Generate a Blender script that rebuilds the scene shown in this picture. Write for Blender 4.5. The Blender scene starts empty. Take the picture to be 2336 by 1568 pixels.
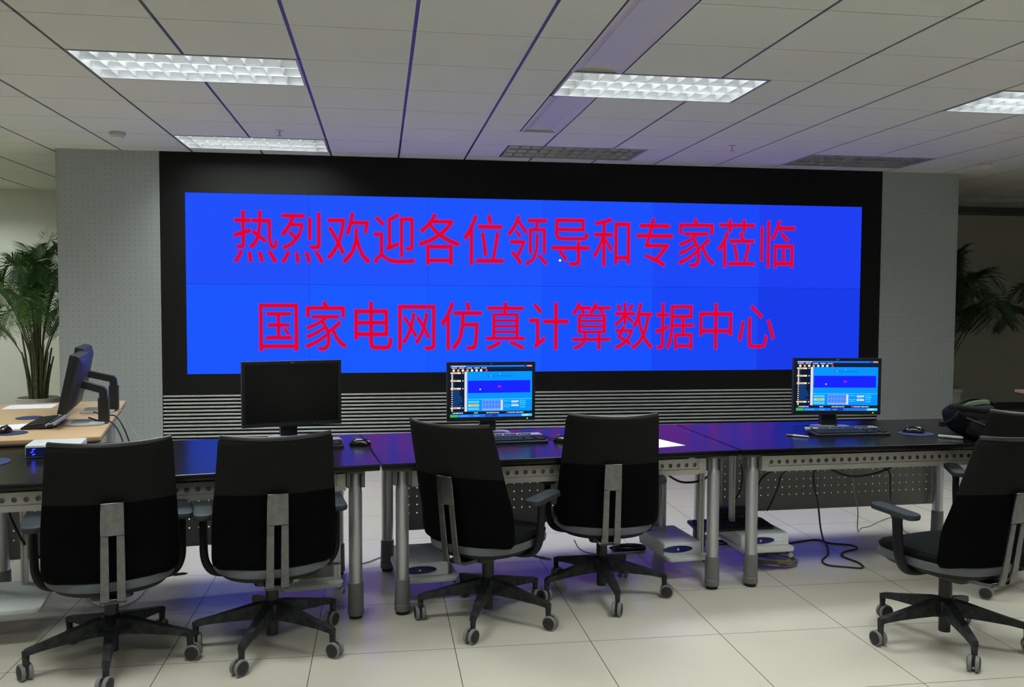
import bpy, bmesh, math, random
from math import sin, cos, pi, radians, atan2, sqrt, tan
from mathutils import Vector as V, Matrix as Mx
random.seed(7)
sc = bpy.context.scene
COL = sc.collection

# ------------------------------------------------------------------ camera, world, exposure
CAMP = V((0.4321, -4.9372, 1.4978))
YAW, PITCH, ROLL, FPX = 0.1487, -0.0480, 0.0044, 2005.17
FWD = V((sin(YAW)*cos(PITCH), cos(YAW)*cos(PITCH), sin(PITCH)))
R0 = V((cos(YAW), -sin(YAW), 0)); U0 = R0.cross(FWD)
RGT = R0*cos(ROLL) + U0*sin(ROLL); UPV = -R0*sin(ROLL) + U0*cos(ROLL)
cam_d = bpy.data.cameras.new('camera'); cam = bpy.data.objects.new('camera', cam_d); COL.objects.link(cam)
cam.matrix_world = Mx(((RGT.x, UPV.x, -FWD.x, CAMP.x), (RGT.y, UPV.y, -FWD.y, CAMP.y), (RGT.z, UPV.z, -FWD.z, CAMP.z), (0, 0, 0, 1)))
cam_d.sensor_width = 36; cam_d.lens = FPX*36/2336; cam_d.clip_start = 0.05
sc.camera = cam
w = bpy.data.worlds.new('world'); sc.world = w; w.use_nodes = True
w.node_tree.nodes['Background'].inputs[0].default_value = (0.75, 0.85, 1, 1)
w.node_tree.nodes['Background'].inputs[1].default_value = 0.03
sc.view_settings.view_transform = 'Standard'; sc.view_settings.look = 'None'
sc.view_settings.exposure = 0.0; sc.view_settings.gamma = 1.0; sc.view_settings.use_curve_mapping = False
LAMP_W = 79.0
SCREEN_E = 1.0
CEIL = 2.80
YW = 3.2124            # front of the video wall

def ray(x, y): return FWD + RGT*((x-1168)/FPX) - UPV*((y-784)/FPX)
def atY(x, y, Y):
    d = ray(x, y); return CAMP + d*((Y-CAMP.y)/d.y)
def atZ(x, y, z):
    d = ray(x, y); return CAMP + d*((z-CAMP.z)/d.z)

# ------------------------------------------------------------------ materials
def mat(name, col, rough=0.5, metal=0.0, spec=0.5, coat=0.0, emit=None, es=1.0, noise=0.0, nscale=60.0, bump=0.0, bscale=400.0, sheen=0.0):
    m = bpy.data.materials.new(name); m.use_nodes = True
    nt = m.node_tree; b = nt.nodes['Principled BSDF']
    b.inputs['Base Color'].default_value = (*col, 1)
    b.inputs['Roughness'].default_value = rough; b.inputs['Metallic'].default_value = metal
    b.inputs['Specular IOR Level'].default_value = spec
    b.inputs['Coat Weight'].default_value = coat; b.inputs['Sheen Weight'].default_value = sheen
    if emit:
        b.inputs['Emission Color'].default_value = (*emit, 1); b.inputs['Emission Strength'].default_value = es
    if noise > 0 or bump > 0:
        tc = nt.nodes.new('ShaderNodeTexCoord')
    if noise > 0:
        n = nt.nodes.new('ShaderNodeTexNoise'); n.inputs['Scale'].default_value = nscale; n.inputs['Detail'].default_value = 4
        nt.links.new(tc.outputs['Object'], n.inputs['Vector'])
        mr = nt.nodes.new('ShaderNodeMapRange'); mr.inputs['To Min'].default_value = 1-noise; mr.inputs['To Max'].default_value = 1+noise
        mr.inputs['From Min'].default_value = 0.3; mr.inputs['From Max'].default_value = 0.7
        nt.links.new(n.outputs['Fac'], mr.inputs['Value'])
        mx = nt.nodes.new('ShaderNodeVectorMath'); mx.operation = 'SCALE'; mx.inputs[0].default_value = col
        nt.links.new(mr.outputs['Result'], mx.inputs['Scale']); nt.links.new(mx.outputs['Vector'], b.inputs['Base Color'])
    if bump > 0:
        n2 = nt.nodes.new('ShaderNodeTexNoise'); n2.inputs['Scale'].default_value = bscale
        nt.links.new(tc.outputs['Object'], n2.inputs['Vector'])
        bp = nt.nodes.new('ShaderNodeBump'); bp.inputs['Strength'].default_value = bump; bp.inputs['Distance'].default_value = 0.002
        nt.links.new(n2.outputs['Fac'], bp.inputs['Height']); nt.links.new(bp.outputs['Normal'], b.inputs['Normal'])
    return m
def glow(name, col, s=1.0):
    m = bpy.data.materials.new(name); m.use_nodes = True; nt = m.node_tree; nt.nodes.clear()
    e = nt.nodes.new('ShaderNodeEmission'); e.inputs[0].default_value = (*col, 1); e.inputs[1].default_value = s
    o = nt.nodes.new('ShaderNodeOutputMaterial'); nt.links.new(e.outputs[0], o.inputs[0]); return m
def s2l(r, g, b):
    f = lambda c: ((c/255+0.055)/1.055)**2.4 if c > 10 else c/255/12.92
    return (f(r), f(g), f(b))
M = {}
M['tile'] = mat('ceiling_tile', (0.72, 0.73, 0.64), 0.9, noise=0.03, nscale=90, bump=0.15, bscale=160)
M['rail'] = mat('ceiling_rail', (0.10, 0.10, 0.105), 0.36, 0.5, spec=0.4)
M['void'] = mat('ceiling_void', (0.05, 0.05, 0.05), 0.9)
M['wallpaint'] = mat('wall_paint', (0.72, 0.72, 0.62), 0.85, noise=0.02, nscale=3)
M['skirt'] = mat('skirting', (0.10, 0.11, 0.10), 0.5)
M['perf'] = mat('perforated_metal', (0.40, 0.43, 0.43), 0.55, 0.15)
M['perfback'] = mat('perforation_backing', (0.24, 0.26, 0.26), 0.9)
M['bezel'] = mat('bezel_black', (0.013, 0.013, 0.012), 0.75, spec=0.12)
M['slat'] = mat('slat_metal', (0.44, 0.45, 0.43), 0.45, 0.35)
M['slatback'] = mat('slat_backing', (0.012, 0.012, 0.012), 0.8)
M['black'] = mat('black_plastic', (0.012, 0.012, 0.013), 0.42)
M['blackgloss'] = mat('black_gloss', (0.006, 0.006, 0.007), 0.16)
M['desk'] = mat('black_laminate', (0.008, 0.007, 0.007), 0.21, spec=0.22)
M['deskedge'] = mat('desk_edge', (0.012, 0.011, 0.011), 0.3)
M['alu'] = mat('brushed_aluminium', (0.56, 0.57, 0.60), 0.42, 0.85, noise=0.04, nscale=200)
M['alumat'] = mat('silver_paint', (0.55, 0.55, 0.53), 0.45, 0.3)
M['sleeve'] = mat('grey_sleeve', (0.16, 0.16, 0.16), 0.5)
M['foot'] = mat('rubber_foot', (0.01, 0.01, 0.01), 0.7)
M['traywhite'] = mat('tray_paint', (0.58, 0.57, 0.53), 0.5)
M['modesty'] = mat('modesty_grey', (0.30, 0.30, 0.285), 0.55, 0.1)
M['shelfwhite'] = mat('shelf_paint', (0.58, 0.61, 0.58), 0.5)
M['mesh'] = mat('chair_mesh', (0.0135, 0.0135, 0.013), 0.85, spec=0.08, bump=0.3, bscale=900)
M['fabric'] = mat('chair_fabric', (0.0028, 0.0029, 0.0030), 0.9, spec=0.05, bump=0.3, bscale=700)
M['cushion'] = mat('seat_fabric', (0.0075, 0.0088, 0.0095), 0.9, spec=0.08, bump=0.3, bscale=700)
M['band'] = mat('grey_band', (0.125, 0.135, 0.15), 0.7, spec=0.2, bump=0.2, bscale=600)
M['shell'] = mat('chair_shell', (0.014, 0.014, 0.014), 0.6, spec=0.2)
M['chrome'] = mat('polished_aluminium', (0.15, 0.155, 0.16), 0.26, 1.0, noise=0.18, nscale=40)
M['arm'] = mat('arm_plastic', (0.007, 0.007, 0.008), 0.5, spec=0.25)
M['pad'] = mat('arm_pad', (0.026, 0.034, 0.042), 0.55, spec=0.3)
M['base'] = mat('base_plastic', (0.022, 0.025, 0.026), 0.5, spec=0.3, noise=0.7, nscale=35)
M['rim'] = mat('caster_rim', (0.20, 0.20, 0.20), 0.6)
M['caster'] = mat('caster_black', (0.022, 0.022, 0.024), 0.55, noise=0.3, nscale=60)
M['wood'] = mat('beech_top', (0.62, 0.42, 0.23), 0.35, noise=0.05, nscale=12)
M['woodedge'] = mat('beech_edge', (0.05, 0.045, 0.05), 0.5)
M['white'] = mat('white_plastic', (0.70, 0.72, 0.72), 0.4)
M['paper'] = mat('paper', (0.85, 0.86, 0.90), 0.8)
M['silver'] = mat('silver_plastic', (0.50, 0.53, 0.56), 0.35, 0.3)
M['lcdoff'] = mat('lcd_off', (0.0045, 0.0045, 0.005), 0.32)
M['monbez'] = mat('monitor_bezel', (0.018, 0.020, 0.024), 0.4)
M['key'] = mat('key_caps', (0.012, 0.012, 0.013), 0.45)
M['keydk'] = mat('keyboard_body', (0.016, 0.017, 0.018), 0.4)
M['bluepad'] = mat('blue_mat', (0.018, 0.035, 0.13), 0.8)
M['bluegloss'] = mat('blue_gloss', (0.008, 0.015, 0.12), 0.2)
M['cable'] = mat('cable_black', (0.008, 0.008, 0.008), 0.5)
M['cablegrey'] = mat('cable_grey', (0.30, 0.29, 0.24), 0.55)
M['yellow'] = mat('cable_yellow', (0.45, 0.28, 0.03), 0.5)
M['bag'] = mat('bag_nylon', (0.005, 0.005, 0.005), 0.75, spec=0.2, bump=0.3, bscale=300)
M['bag2'] = mat('bag_grey', (0.012, 0.013, 0.013), 0.7, spec=0.2)
M['baggreen'] = mat('bag_lining', (0.10, 0.15, 0.09), 0.7)
M['pot'] = mat('pot_glaze', (0.58, 0.57, 0.54), 0.4, noise=0.03, nscale=8)
M['soil'] = mat('soil', (0.03, 0.022, 0.015), 0.95, noise=0.4, nscale=50)
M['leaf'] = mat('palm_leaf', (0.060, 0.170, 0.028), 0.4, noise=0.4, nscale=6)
M['leafshade'] = mat('palm_leaf_shaded', (0.030, 0.080, 0.020), 0.5, noise=0.4, nscale=6)  # leaf colour darkened to carry the shade of the dim right corner
M['stem'] = mat('palm_stem', (0.11, 0.12, 0.045), 0.6, noise=0.4, nscale=20)
M['lamphouse'] = mat('lamp_housing', (0.40, 0.41, 0.42), 0.4)
M['louvre'] = mat('louvre_aluminium', (0.50, 0.51, 0.52), 0.28, 0.85)
M['tubeoff'] = mat('tube_off', (0.7, 0.7, 0.7), 0.3)
M['tubeon'] = glow('tube_on', (0.86, 0.94, 1.0), 14.0)
M['strip'] = mat('strip_gloss', (0.60, 0.60, 0.56), 0.38, spec=0.35)
M['stripside'] = mat('strip_side', (0.62, 0.60, 0.55), 0.4)
M['chromeknob'] = mat('knob', (0.6, 0.58, 0.52), 0.3, 0.6)
M['beige'] = mat('beige_plastic', (0.55, 0.52, 0.42), 0.6)
M['led'] = glow('blue_led', (0.02, 0.03, 1.0), 6.0)
M['ledg'] = glow('green_led', (0.45, 1.0, 0.02), 1.5)
M['redlight'] = glow('mouse_light', (0.5, 0.03, 0.02), 0.35)

def floor_mat():
    m = bpy.data.materials.new('floor_tile'); m.use_nodes = True; nt = m.node_tree; b = nt.nodes['Principled BSDF']
    L = nt.links
    tc = nt.nodes.new('ShaderNodeTexCoord'); sp = nt.nodes.new('ShaderNodeSeparateXYZ'); L.new(tc.outputs['Object'], sp.inputs[0])
    def dist(sock, off):
        a = nt.nodes.new('ShaderNodeMath'); a.operation = 'SUBTRACT'; a.inputs[1].default_value = off; L.new(sock, a.inputs[0])
        p = nt.nodes.new('ShaderNodeMath'); p.operation = 'PINGPONG'; p.inputs[1].default_value = 0.3; L.new(a.outputs[0], p.inputs[0]); return p.outputs[0]
    mn = nt.nodes.new('ShaderNodeMath'); mn.operation = 'MINIMUM'
    L.new(dist(sp.outputs[0], -0.4541), mn.inputs[0]); L.new(dist(sp.outputs[1], -1.2187), mn.inputs[1])
    lt = nt.nodes.new('ShaderNodeMath'); lt.operation = 'LESS_THAN'; lt.inputs[1].default_value = 0.0018; L.new(mn.outputs[0], lt.inputs[0])
    n = nt.nodes.new('ShaderNodeTexNoise'); n.inputs['Scale'].default_value = 1.5; n.inputs['Detail'].default_value = 3; L.new(tc.outputs['Object'], n.inputs['Vector'])
    cr = nt.nodes.new('ShaderNodeMix'); cr.data_type = 'RGBA'; cr.inputs[6].default_value = (0.585, 0.545, 0.455, 1); cr.inputs[7].default_value = (0.645, 0.605, 0.515, 1)
    L.new(n.outputs['Fac'], cr.inputs[0])
    mx = nt.nodes.new('ShaderNodeMix'); mx.data_type = 'RGBA'; L.new(lt.outputs[0], mx.inputs[0]); L.new(cr.outputs[2], mx.inputs[6]); mx.inputs[7].default_value = (0.12, 0.11, 0.10, 1)
    L.new(mx.outputs[2], b.inputs['Base Color'])
    rg = nt.nodes.new('ShaderNodeMapRange'); rg.inputs['To Min'].default_value = 0.20; rg.inputs['To Max'].default_value = 0.30; L.new(n.outputs['Fac'], rg.inputs['Value'])
    L.new(rg.outputs[0], b.inputs['Roughness'])
    b.inputs['Specular IOR Level'].default_value = 0.34
    return m
M['floor'] = floor_mat()

# ------------------------------------------------------------------ mesh builder
def crv(pts, n=8):
    pts = [V(p) for p in pts]; out = []
    for i in range(len(pts)-1):
        p0 = pts[max(i-1, 0)]; p1 = pts[i]; p2 = pts[i+1]; p3 = pts[min(i+2, len(pts)-1)]
        for k in range(n):
            t = k/n
            out.append(0.5*((2*p1) + (p2-p0)*t + (2*p0-5*p1+4*p2-p3)*t*t + (3*p1-p0-3*p2+p3)*t**3))
    out.append(pts[-1]); return out
class MB:
    def __init__(s): s.v = []; s.f = []; s.m = []
    def add(s, vs, fs, mi=0, T=None):
        o = len(s.v)
        s.v += [tuple(T @ V(p)) if T else tuple(p) for p in vs]
        for f in fs: s.f.append([i+o for i in f]); s.m.append(mi)
    def box(s, x0, x1, y0, y1, z0, z1, mi=0, T=None):
        s.add([(x0,y0,z0),(x1,y0,z0),(x1,y1,z0),(x0,y1,z0),(x0,y0,z1),(x1,y0,z1),(x1,y1,z1),(x0,y1,z1)],
              [(0,3,2,1),(4,5,6,7),(0,1,5,4),(1,2,6,5),(2,3,7,6),(3,0,4,7)], mi, T)
    def loft(s, rings, mi=0, T=None, caps=True, closed=True):
        n = len(rings[0]); vs = [p for r in rings for p in r]; fs = []
        for i in range(len(rings)-1):
            for j in range(n if closed else n-1):
                k = (j+1) % n; fs.append((i*n+j, i*n+k, (i+1)*n+k, (i+1)*n+j))
        if caps: fs.append(tuple(range(n-1, -1, -1))); fs.append(tuple(range((len(rings)-1)*n, len(rings)*n)))
        s.add(vs, fs, mi, T)
    def cyl(s, p0, p1, r0, r1=None, seg=16, mi=0, T=None, caps=True):
        s.tube([p0, p1], [r0, r0 if r1 is None else r1], seg, mi, T=T, caps=caps)
    def tube(s, pts, r, seg=8, mi=0, T=None, caps=True, up=None, asp=1.0):
        pts = [V(p) for p in pts]; n = len(pts)
        rr = r if isinstance(r, (list, tuple)) else [r]*n
        rings = []; prev = None
        for i, p in enumerate(pts):
            t = (pts[min(i+1, n-1)]-pts[max(i-1, 0)])
            t = t.normalized() if t.length > 1e-9 else V((0, 0, 1))
            if prev is None:
                a = V(up) if up else (V((0, 0, 1)) if abs(t.z) < 0.9 else V((1, 0, 0)))
            else: a = prev
            u = (a - t*a.dot(t))
            if u.length < 1e-6: u = t.orthogonal()
            u.normalize(); prev = u; b = t.cross(u)
            rings.append([tuple(p + u*(cos(2*pi*k/seg)*rr[i]*asp) + b*(sin(2*pi*k/seg)*rr[i])) for k in range(seg)])
        s.loft(rings, mi, T, caps)
    def lathe(s, prof, seg=24, mi=0, c=(0, 0, 0), T=None, caps=True):
        s.loft([[(c[0]+r*cos(2*pi*k/seg), c[1]+r*sin(2*pi*k/seg), c[2]+z) for k in range(seg)] for r, z in prof], mi, T, caps)
    def prism(s, poly, z0, z1, mi=0, T=None):
        s.loft([[(x, y, z0) for x, y in poly], [(x, y, z1) for x, y in poly]], mi, T)
    def rbox(s, cx, cy, w, d, z0, z1, r=0.02, e=0.004, mi=0, T=None, seg=5):
        def ring(ins, z):
            out = []; rr = max(r-ins, 0.0005)
            for qx, qy, a0 in ((1, 1, 0), (-1, 1, pi/2), (-1, -1, pi), (1, -1, 1.5*pi)):
                for k in range(seg+1):
                    a = a0+pi/2*k/seg
                    out.append((cx+qx*(w/2-r)+cos(a)*rr, cy+qy*(d/2-r)+sin(a)*rr, z))
            return out
        s.loft([ring(e, z0), ring(e*.3, z0+e*.3), ring(0, z0+e), ring(0, z1-e), ring(e*.3, z1-e*.3), ring(e, z1)], mi, T)
    def perf(s, x0, x1, z0, z1, nx, nz, r, y=0.0, seg=8, mi=0, T=None):
        px = (x1-x0)/nx; pz = (z1-z0)/nz
        for i in range(nx):
            for j in range(nz):
                cx = x0+(i+.5)*px; cz = z0+(j+.5)*pz; vs = []
                for k in range(seg):
                    a = 2*pi*k/seg; q = 1/max(abs(cos(a)), abs(sin(a)))
                    vs.append((cx+cos(a)*q*px/2, y, cz+sin(a)*q*pz/2))
                for k in range(seg):
                    a = 2*pi*k/seg; vs.append((cx+cos(a)*r, y, cz+sin(a)*r))
                for k in range(seg):
                    a = 2*pi*k/seg; vs.append((cx+cos(a)*r, y+0.0025, cz+sin(a)*r))
                fs = []
                for k in range(seg):
                    l = (k+1) % seg
                    fs.append((k, l, seg+l, seg+k)); fs.append((seg+k, seg+l, 2*seg+l, 2*seg+k))
                s.add(vs, fs, mi, T)
    def build(s, name, mats, parent=None, ang=35, merge=False):
        if not isinstance(mats, (list, tuple)): mats = [mats]
        me = bpy.data.meshes.new(name); me.from_pydata(s.v, [], s.f)
        for m in mats: me.materials.append(m)
        me.polygons.foreach_set('material_index', s.m)
        bm = bmesh.new(); bm.from_mesh(me)
        if merge: bmesh.ops.remove_doubles(bm, verts=bm.verts, dist=1e-5)
        bmesh.ops.recalc_face_normals(bm, faces=bm.faces); bm.to_mesh(me); bm.free()
        me.polygons.foreach_set('use_smooth', [True]*len(me.polygons))
        me.set_sharp_from_angle(angle=radians(ang))
        o = bpy.data.objects.new(name, me); COL.objects.link(o)
        if parent: o.parent = parent
        return o
def tag(o, label=None, cat=None, group=None, kind=None):
    if label: o['label'] = label
    if cat: o['category'] = cat
    if group: o['group'] = group
    if kind: o['kind'] = kind
    return o
def thing(name, label, cat, loc=(0, 0, 0), rz=0.0, group=None):
    o = bpy.data.objects.new(name, None); COL.objects.link(o); o.empty_display_size = 0.1
    o.location = loc; o.rotation_euler = (0, 0, rz); return tag(o, label, cat, group)
def copy_tree(o, parent=None):
    c = o.copy(); COL.objects.link(c)
    if parent: c.parent = parent
    for ch in list(o.children): copy_tree(ch, c)
    return c
def struct(o): return tag(o, kind='structure')
def text_mesh(s, off=0.0):
    cu = bpy.data.curves.new('txt', 'FONT'); cu.body = s; cu.size = 1; cu.offset = off; cu.resolution_u = 3
    o = bpy.data.objects.new('txt', cu); COL.objects.link(o)
    dg = bpy.context.evaluated_depsgraph_get(); dg.update()
    me = bpy.data.meshes.new_from_object(o.evaluated_get(dg))
    bpy.data.objects.remove(o); bpy.data.curves.remove(cu)
    return me

# ------------------------------------------------------------------ setting
XL, XR, YB, YF = -6.6, 10.8, -8.4, 6.3
b = MB(); b.box(XL, XR, YB, YF, -0.1, 0); struct(b.build('floor', M['floor']))
b = MB(); b.box(XL-.1, XR+.1, YF, YF+.1, 0, CEIL+.1); struct(b.build('wall_back', M['wallpaint']))
b = MB(); b.box(XL-.1, XL, YB, YF, 0, CEIL+.1); struct(b.build('wall_left', M['wallpaint']))
b = MB(); b.box(XR, XR+.1, YB, YF, 0, CEIL+.1); struct(b.build('wall_right', M['wallpaint']))
b = MB(); b.box(XL-.1, XR+.1, YB-.1, YB, 0, CEIL+.1); struct(b.build('wall_front', M['wallpaint']))
b = MB(); b.box(XL, XR, YF-.015, YF, 0, 0.10); struct(b.build('baseboard_back', M['skirt']))
b = MB(); b.box(6.4, XR, 5.95, YF, CEIL-.075, CEIL); struct(b.build('trim_1', M['skirt']))

# lamps: (left grid column, row, lit, label)
LAMPS = [(-2, 0, 1, 'lit grille ceiling lamp nearest the camera at upper left', 1), (2.5, 0, 1, 'lit grille ceiling lamp crossing the recessed ceiling strip', 1),
         (7, 0, 1, 'lit grille ceiling lamp cut off by the right edge of the photo', 1), (-2, 4, 1, 'small dimmer lit grille lamp above the left end of the video wall', 1),
         (2.5, 4, 0, 'unlit grey grille lamp between ceiling strip end and video wall', 1), (7, 4, 0, 'unlit grille lamp above the right end of the video wall', 1),
         (-8, 8, 1, 'lit ceiling lamp just showing far left above the palm', 1), (12.5, 8, 0, 'unlit ceiling lamp deep in the dark corner behind the right panel', 1),
         (-2, -4, 1, '', 0), (2.5, -4, 1, '', 0), (7, -4, 1, '', 0), (-2, -8, 1, '', 0), (2.5, -8, 1, '', 0), (-6.5, 0, 1, '', 0), (-8.5, 4, 1, '', 0), (14, -2, 1, '', 0)]  # last two lamps are added, unseen, to brighten left and right back walls
STRIP = [(-6.0, 0.0), (1, 3)]                       # rows covered by the recessed strip, columns 2.5..3
holes = [(i, i+2, j, j+1) for i, j, *_ in LAMPS] + [(2.5, 3, a, c) for a, c in STRIP]
b = MB()
for i in range(-11, 18):
    for j in range(-14, 11):
        segs = [(i, i+1)]
        for (a, c, d, e) in holes:
            if d <= j < e:
                ns = []
                for (p, q) in segs:
                    if c <= p or a >= q: ns.append((p, q)); continue
                    if p < a: ns.append((p, a))
                    if q > c: ns.append((c, q))
                segs = ns
        for p, q in segs:
            x0, x1 = max(p*.6+.009, XL), min(q*.6-.009, XR); y0, y1 = max(j*.6+.003, YB), min((j+1)*.6-.003, YF)
            if x1-x0 > .02 and y1-y0 > .02: b.box(x0, x1, y0, y1, CEIL, CEIL+.015, 0)
for i in range(-11, 19):
    x = i*.6; cuts = [(YB, YF)]
    for (a, c, d, e) in holes:
        if a < i < c:
            cuts = [z for (p, q) in cuts for z in ([(p, q)] if (d*.6 >= q or e*.6 <= p) else [(p, min(q, d*.6)), (max(p, e*.6), q)]) if z[1]-z[0] > .01]
    for p, q in cuts: b.box(x-.0085, x+.0085, p, q, CEIL+.004, CEIL+.012, 1)
for j in range(-14, 11):
    y = j*.6; cuts = [(XL, XR)]
    for (a, c, d, e) in holes:
        if d < j < e:
            cuts = [z for (p, q) in cuts for z in ([(p, q)] if (a*.6 >= q or c*.6 <= p) else [(p, min(q, a*.6)), (max(p, c*.6), q)]) if z[1]-z[0] > .01]
    for p, q in cuts: b.box(p, q, y-.0028, y+.0028, CEIL+.003, CEIL+.010, 1)
b.box(XL, XR, YB, YF, CEIL+.16, CEIL+.2, 2)
struct(b.build('ceiling', [M['tile'], M['rail'], M['void']]))

# recessed glossy strip
def strip_thing(y0, y1, label):
    t = thing('ceiling_strip', label, 'ceiling panel', (1.65, (y0+y1)/2, CEIL), 0, 'recessed ceiling strip lengths')
    h = (y1-y0)/2; b = MB()
    b.loft([[(-.149, -h, 0), (-.149, h, 0)], [(-.135, -h, -.006), (-.135, h, -.006)], [(-.118, -h, 0.004), (-.118, h, 0.004)], [(-.08, -h, .024), (-.08, h, .024)]], caps=False, closed=False)
    b.loft([[(.149, -h, 0), (.149, h, 0)], [(.14, -h, -.003), (.14, h, -.003)], [(.118, -h, 0.002), (.118, h, 0.002)], [(.075, -h, .021), (.075, h, .021)]], caps=False, closed=False)
    b.box(-.149, .149, -h, -h+.004, .004, .03); b.box(-.149, .149, h-.004, h, .004, .03)
    b.build('side_rail', M['stripside'], t)
    b = MB(); b.box(-.085, .08, -h, h, .018, .028); b.build('cover_panel', M['strip'], t)
    b = MB(); b.box(-.158, -.148, -h, h, .001, .05); b.box(.148, .158, -h, h, .001, .05); b.build('shadow_gap', M['void'], t)
strip_thing(-3.6, 0, 'long recessed glossy ceiling strip running toward the camera')
strip_thing(.6, 1.8, 'short recessed ceiling strip length just behind the lit middle lamp')

# louvred lamps
def lamp_proto(lit):
    t = thing('ceiling_lamp', '', 'ceiling lamp')
    W, D = 1.188, .588; b = MB()
    for x0, x1, y0, y1 in ((-W/2, W/2, -D/2, -D/2+.014), (-W/2, W/2, D/2-.014, D/2), (-W/2, -W/2+.014, -D/2+.014, D/2-.014), (W/2-.014, W/2, -D/2+.014, D/2-.014)):
        b.box(x0, x1, y0, y1, -.002, .13)
    b.box(-W/2, W/2, -D/2, D/2, .126, .13)
    b.build('housing', M['lamphouse'], t)
    b = MB(); w2, d2 = W/2-.014, D/2-.014
    def blade(p0, p1, nrm, hb, ht, z0, z1, one=0):
        n = V(nrm); prof = []
        for k in range(5):
            q = k/4; th = hb+(ht-hb)*q*q
            prof.append((th, z0+(z1-z0)*q))
        for s_ in ((1, -1) if one == 0 else (one,)):
            b.loft([[tuple(V(p0)+n*(s_*th)+V((0, 0, z))), tuple(V(p1)+n*(s_*th)+V((0, 0, z)))] for th, z in prof], caps=False, closed=False)
    for k in range(1, 3): blade((-w2, -d2+2*d2*k/3, 0), (w2, -d2+2*d2*k/3, 0), (0, 1, 0), .002, .026, .002, .055)
    blade((-w2, -d2, 0), (w2, -d2, 0), (0, 1, 0), .004, .03, .002, .055, 1); blade((-w2, d2, 0), (w2, d2, 0), (0, 1, 0), .004, .03, .002, .055, -1)
    for k in range(13):
        x = -w2+2*w2*k/12; blade((x, -d2, 0), (x, d2, 0), (1, 0, 0), .0015, .012, .003, .053, 0 if 0 < k < 12 else (1 if k == 0 else -1))
    b.build('louvre', M['louvre'], t)
    for k in range(3):
        b = MB(); y = -d2+2*d2*(k+.5)/3; b.cyl((-w2+.02, y, .078), (w2-.02, y, .078), .012, seg=10)
        b.build('tube', M['tubeon'] if lit else M['tubeoff'], t)
    if lit:
        ld = bpy.data.lights.new('lamp_glow', 'AREA'); ld.shape = 'RECTANGLE'; ld.size = W-.06; ld.size_y = D-.06; ld.energy = LAMP_W; ld.color = (0.93, 1.0, 0.97)
        lo = bpy.data.objects.new('lamp_glow', ld); COL.objects.link(lo); lo.parent = t; lo.location = (0, 0, .118)
    return t
LP = {1: lamp_proto(1), 0: lamp_proto(0)}; used = set()
for i, j, lit, lab, vis in LAMPS:
    if lit in used: t = copy_tree(LP[lit])
    else: t = LP[lit]; used.add(lit)
    t.location = ((i+1)*.6, (j+.5)*.6, CEIL)
    t['label'] = lab or 'lit grille ceiling lamp out of view, on the lamp grid or added to brighten the walls'; t['group'] = 'louvred ceiling lamps'

# sprinklers and detectors
for p, lab in ((atZ(638, 297, CEIL), 'small pendant sprinkler just beyond the dim left lamp'), (atZ(1670, 332, CEIL), 'small pendant sprinkler right of the unlit middle lamp')):
    t = thing('sprinkler', lab, 'sprinkler', p, 0, 'ceiling sprinklers')
    b = MB(); b.lathe([(.028, 0), (.028, -.004), (.012, -.008)]); b.cyl((0, 0, -.004), (0, 0, -.04), .006); b.build('stem', M['alumat'], t)
    b = MB(); b.lathe([(.002, -.04), (.022, -.043), (.022, -.046), (.002, -.048)]); b.build('deflector', M['alumat'], t)
for p, lab in ((atZ(268, 302, CEIL), 'smoke detector on the ceiling at upper left'), (atZ(2248, 372, CEIL), 'smoke detector on the dim ceiling at far right')):
    t = thing('smoke_detector', lab, 'smoke detector', p, 0, 'ceiling smoke detectors')
    b = MB(); b.lathe([(.06, 0), (.06, -.02), (.045, -.024)]); b.build('mounting_base', M['beige'], t)
    b = MB(); b.lathe([(.045, -.024), (.045, -.042), (.03, -.05), (.004, -.052)]); b.build('sensor_head', M['white'], t)

# partition holding the video wall
X0, X1, X2, X3 = -2.335, -1.478, 5.358, 6.195
b = MB(); b.box(X0+.01, X3-.01, YW+.06, YW+.8, 0, CEIL); struct(b.build('wall_partition', M['perfback']))
def perf_panel(x0, x1, nm):
    b = MB(); p = .0475; nx = round((x1-x0)/p); nz = round(CEIL/p)
    b.perf(x0, x1, 0.0, CEIL, nx, nz, .0042, YW, 8, 0)
    b.box(x0, x1, YW+.004, YW+.06, 0, CEIL, 1)
    b.box(x0, x0+.002, YW, YW+.06, 0, CEIL, 0); b.box(x1-.002, x1, YW, YW+.06, 0, CEIL, 0)
    struct(b.build(nm, [M['perf'], M['perfback']], merge=False))
perf_panel(X0, X1-.004, 'trim_2'); perf_panel(X2+.004, X3, 'trim_3')

# video wall
SX0, SX1, SZ0, SZ1 = -1.272, 5.1538, 0.8353, 2.4471
vw = thing('video_wall', 'long video wall of blue screens with red Chinese welcome lettering', 'video wall', ((SX0+SX1)/2, YW, 0))
vx = (SX0+SX1)/2
b = MB(); ZB = .652
for x0, x1, z0, z1 in ((X1, SX0, ZB, CEIL), (SX1, X2, ZB, CEIL), (SX0, SX1, ZB, SZ0), (SX0, SX1, SZ1, CEIL)): b.box(x0-vx, x1-vx, -.004, .06, z0, z1)
tag(b.build('bezel', M['bezel'], vw), 'matt black surround')
cw = (SX1-SX0)/6; chh = (SZ1-SZ0)/2
br = [[(34, 80, 250), (32, 83, 252), (30, 84, 253), (28, 80, 252), (29, 72, 248), (31, 64, 242)],
      [(28, 86, 253), (26, 89, 255), (24, 88, 255), (23, 82, 254), (25, 71, 246), (25, 60, 234)]]  # brightness falloff with viewing angle is baked into the panel colours
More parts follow.
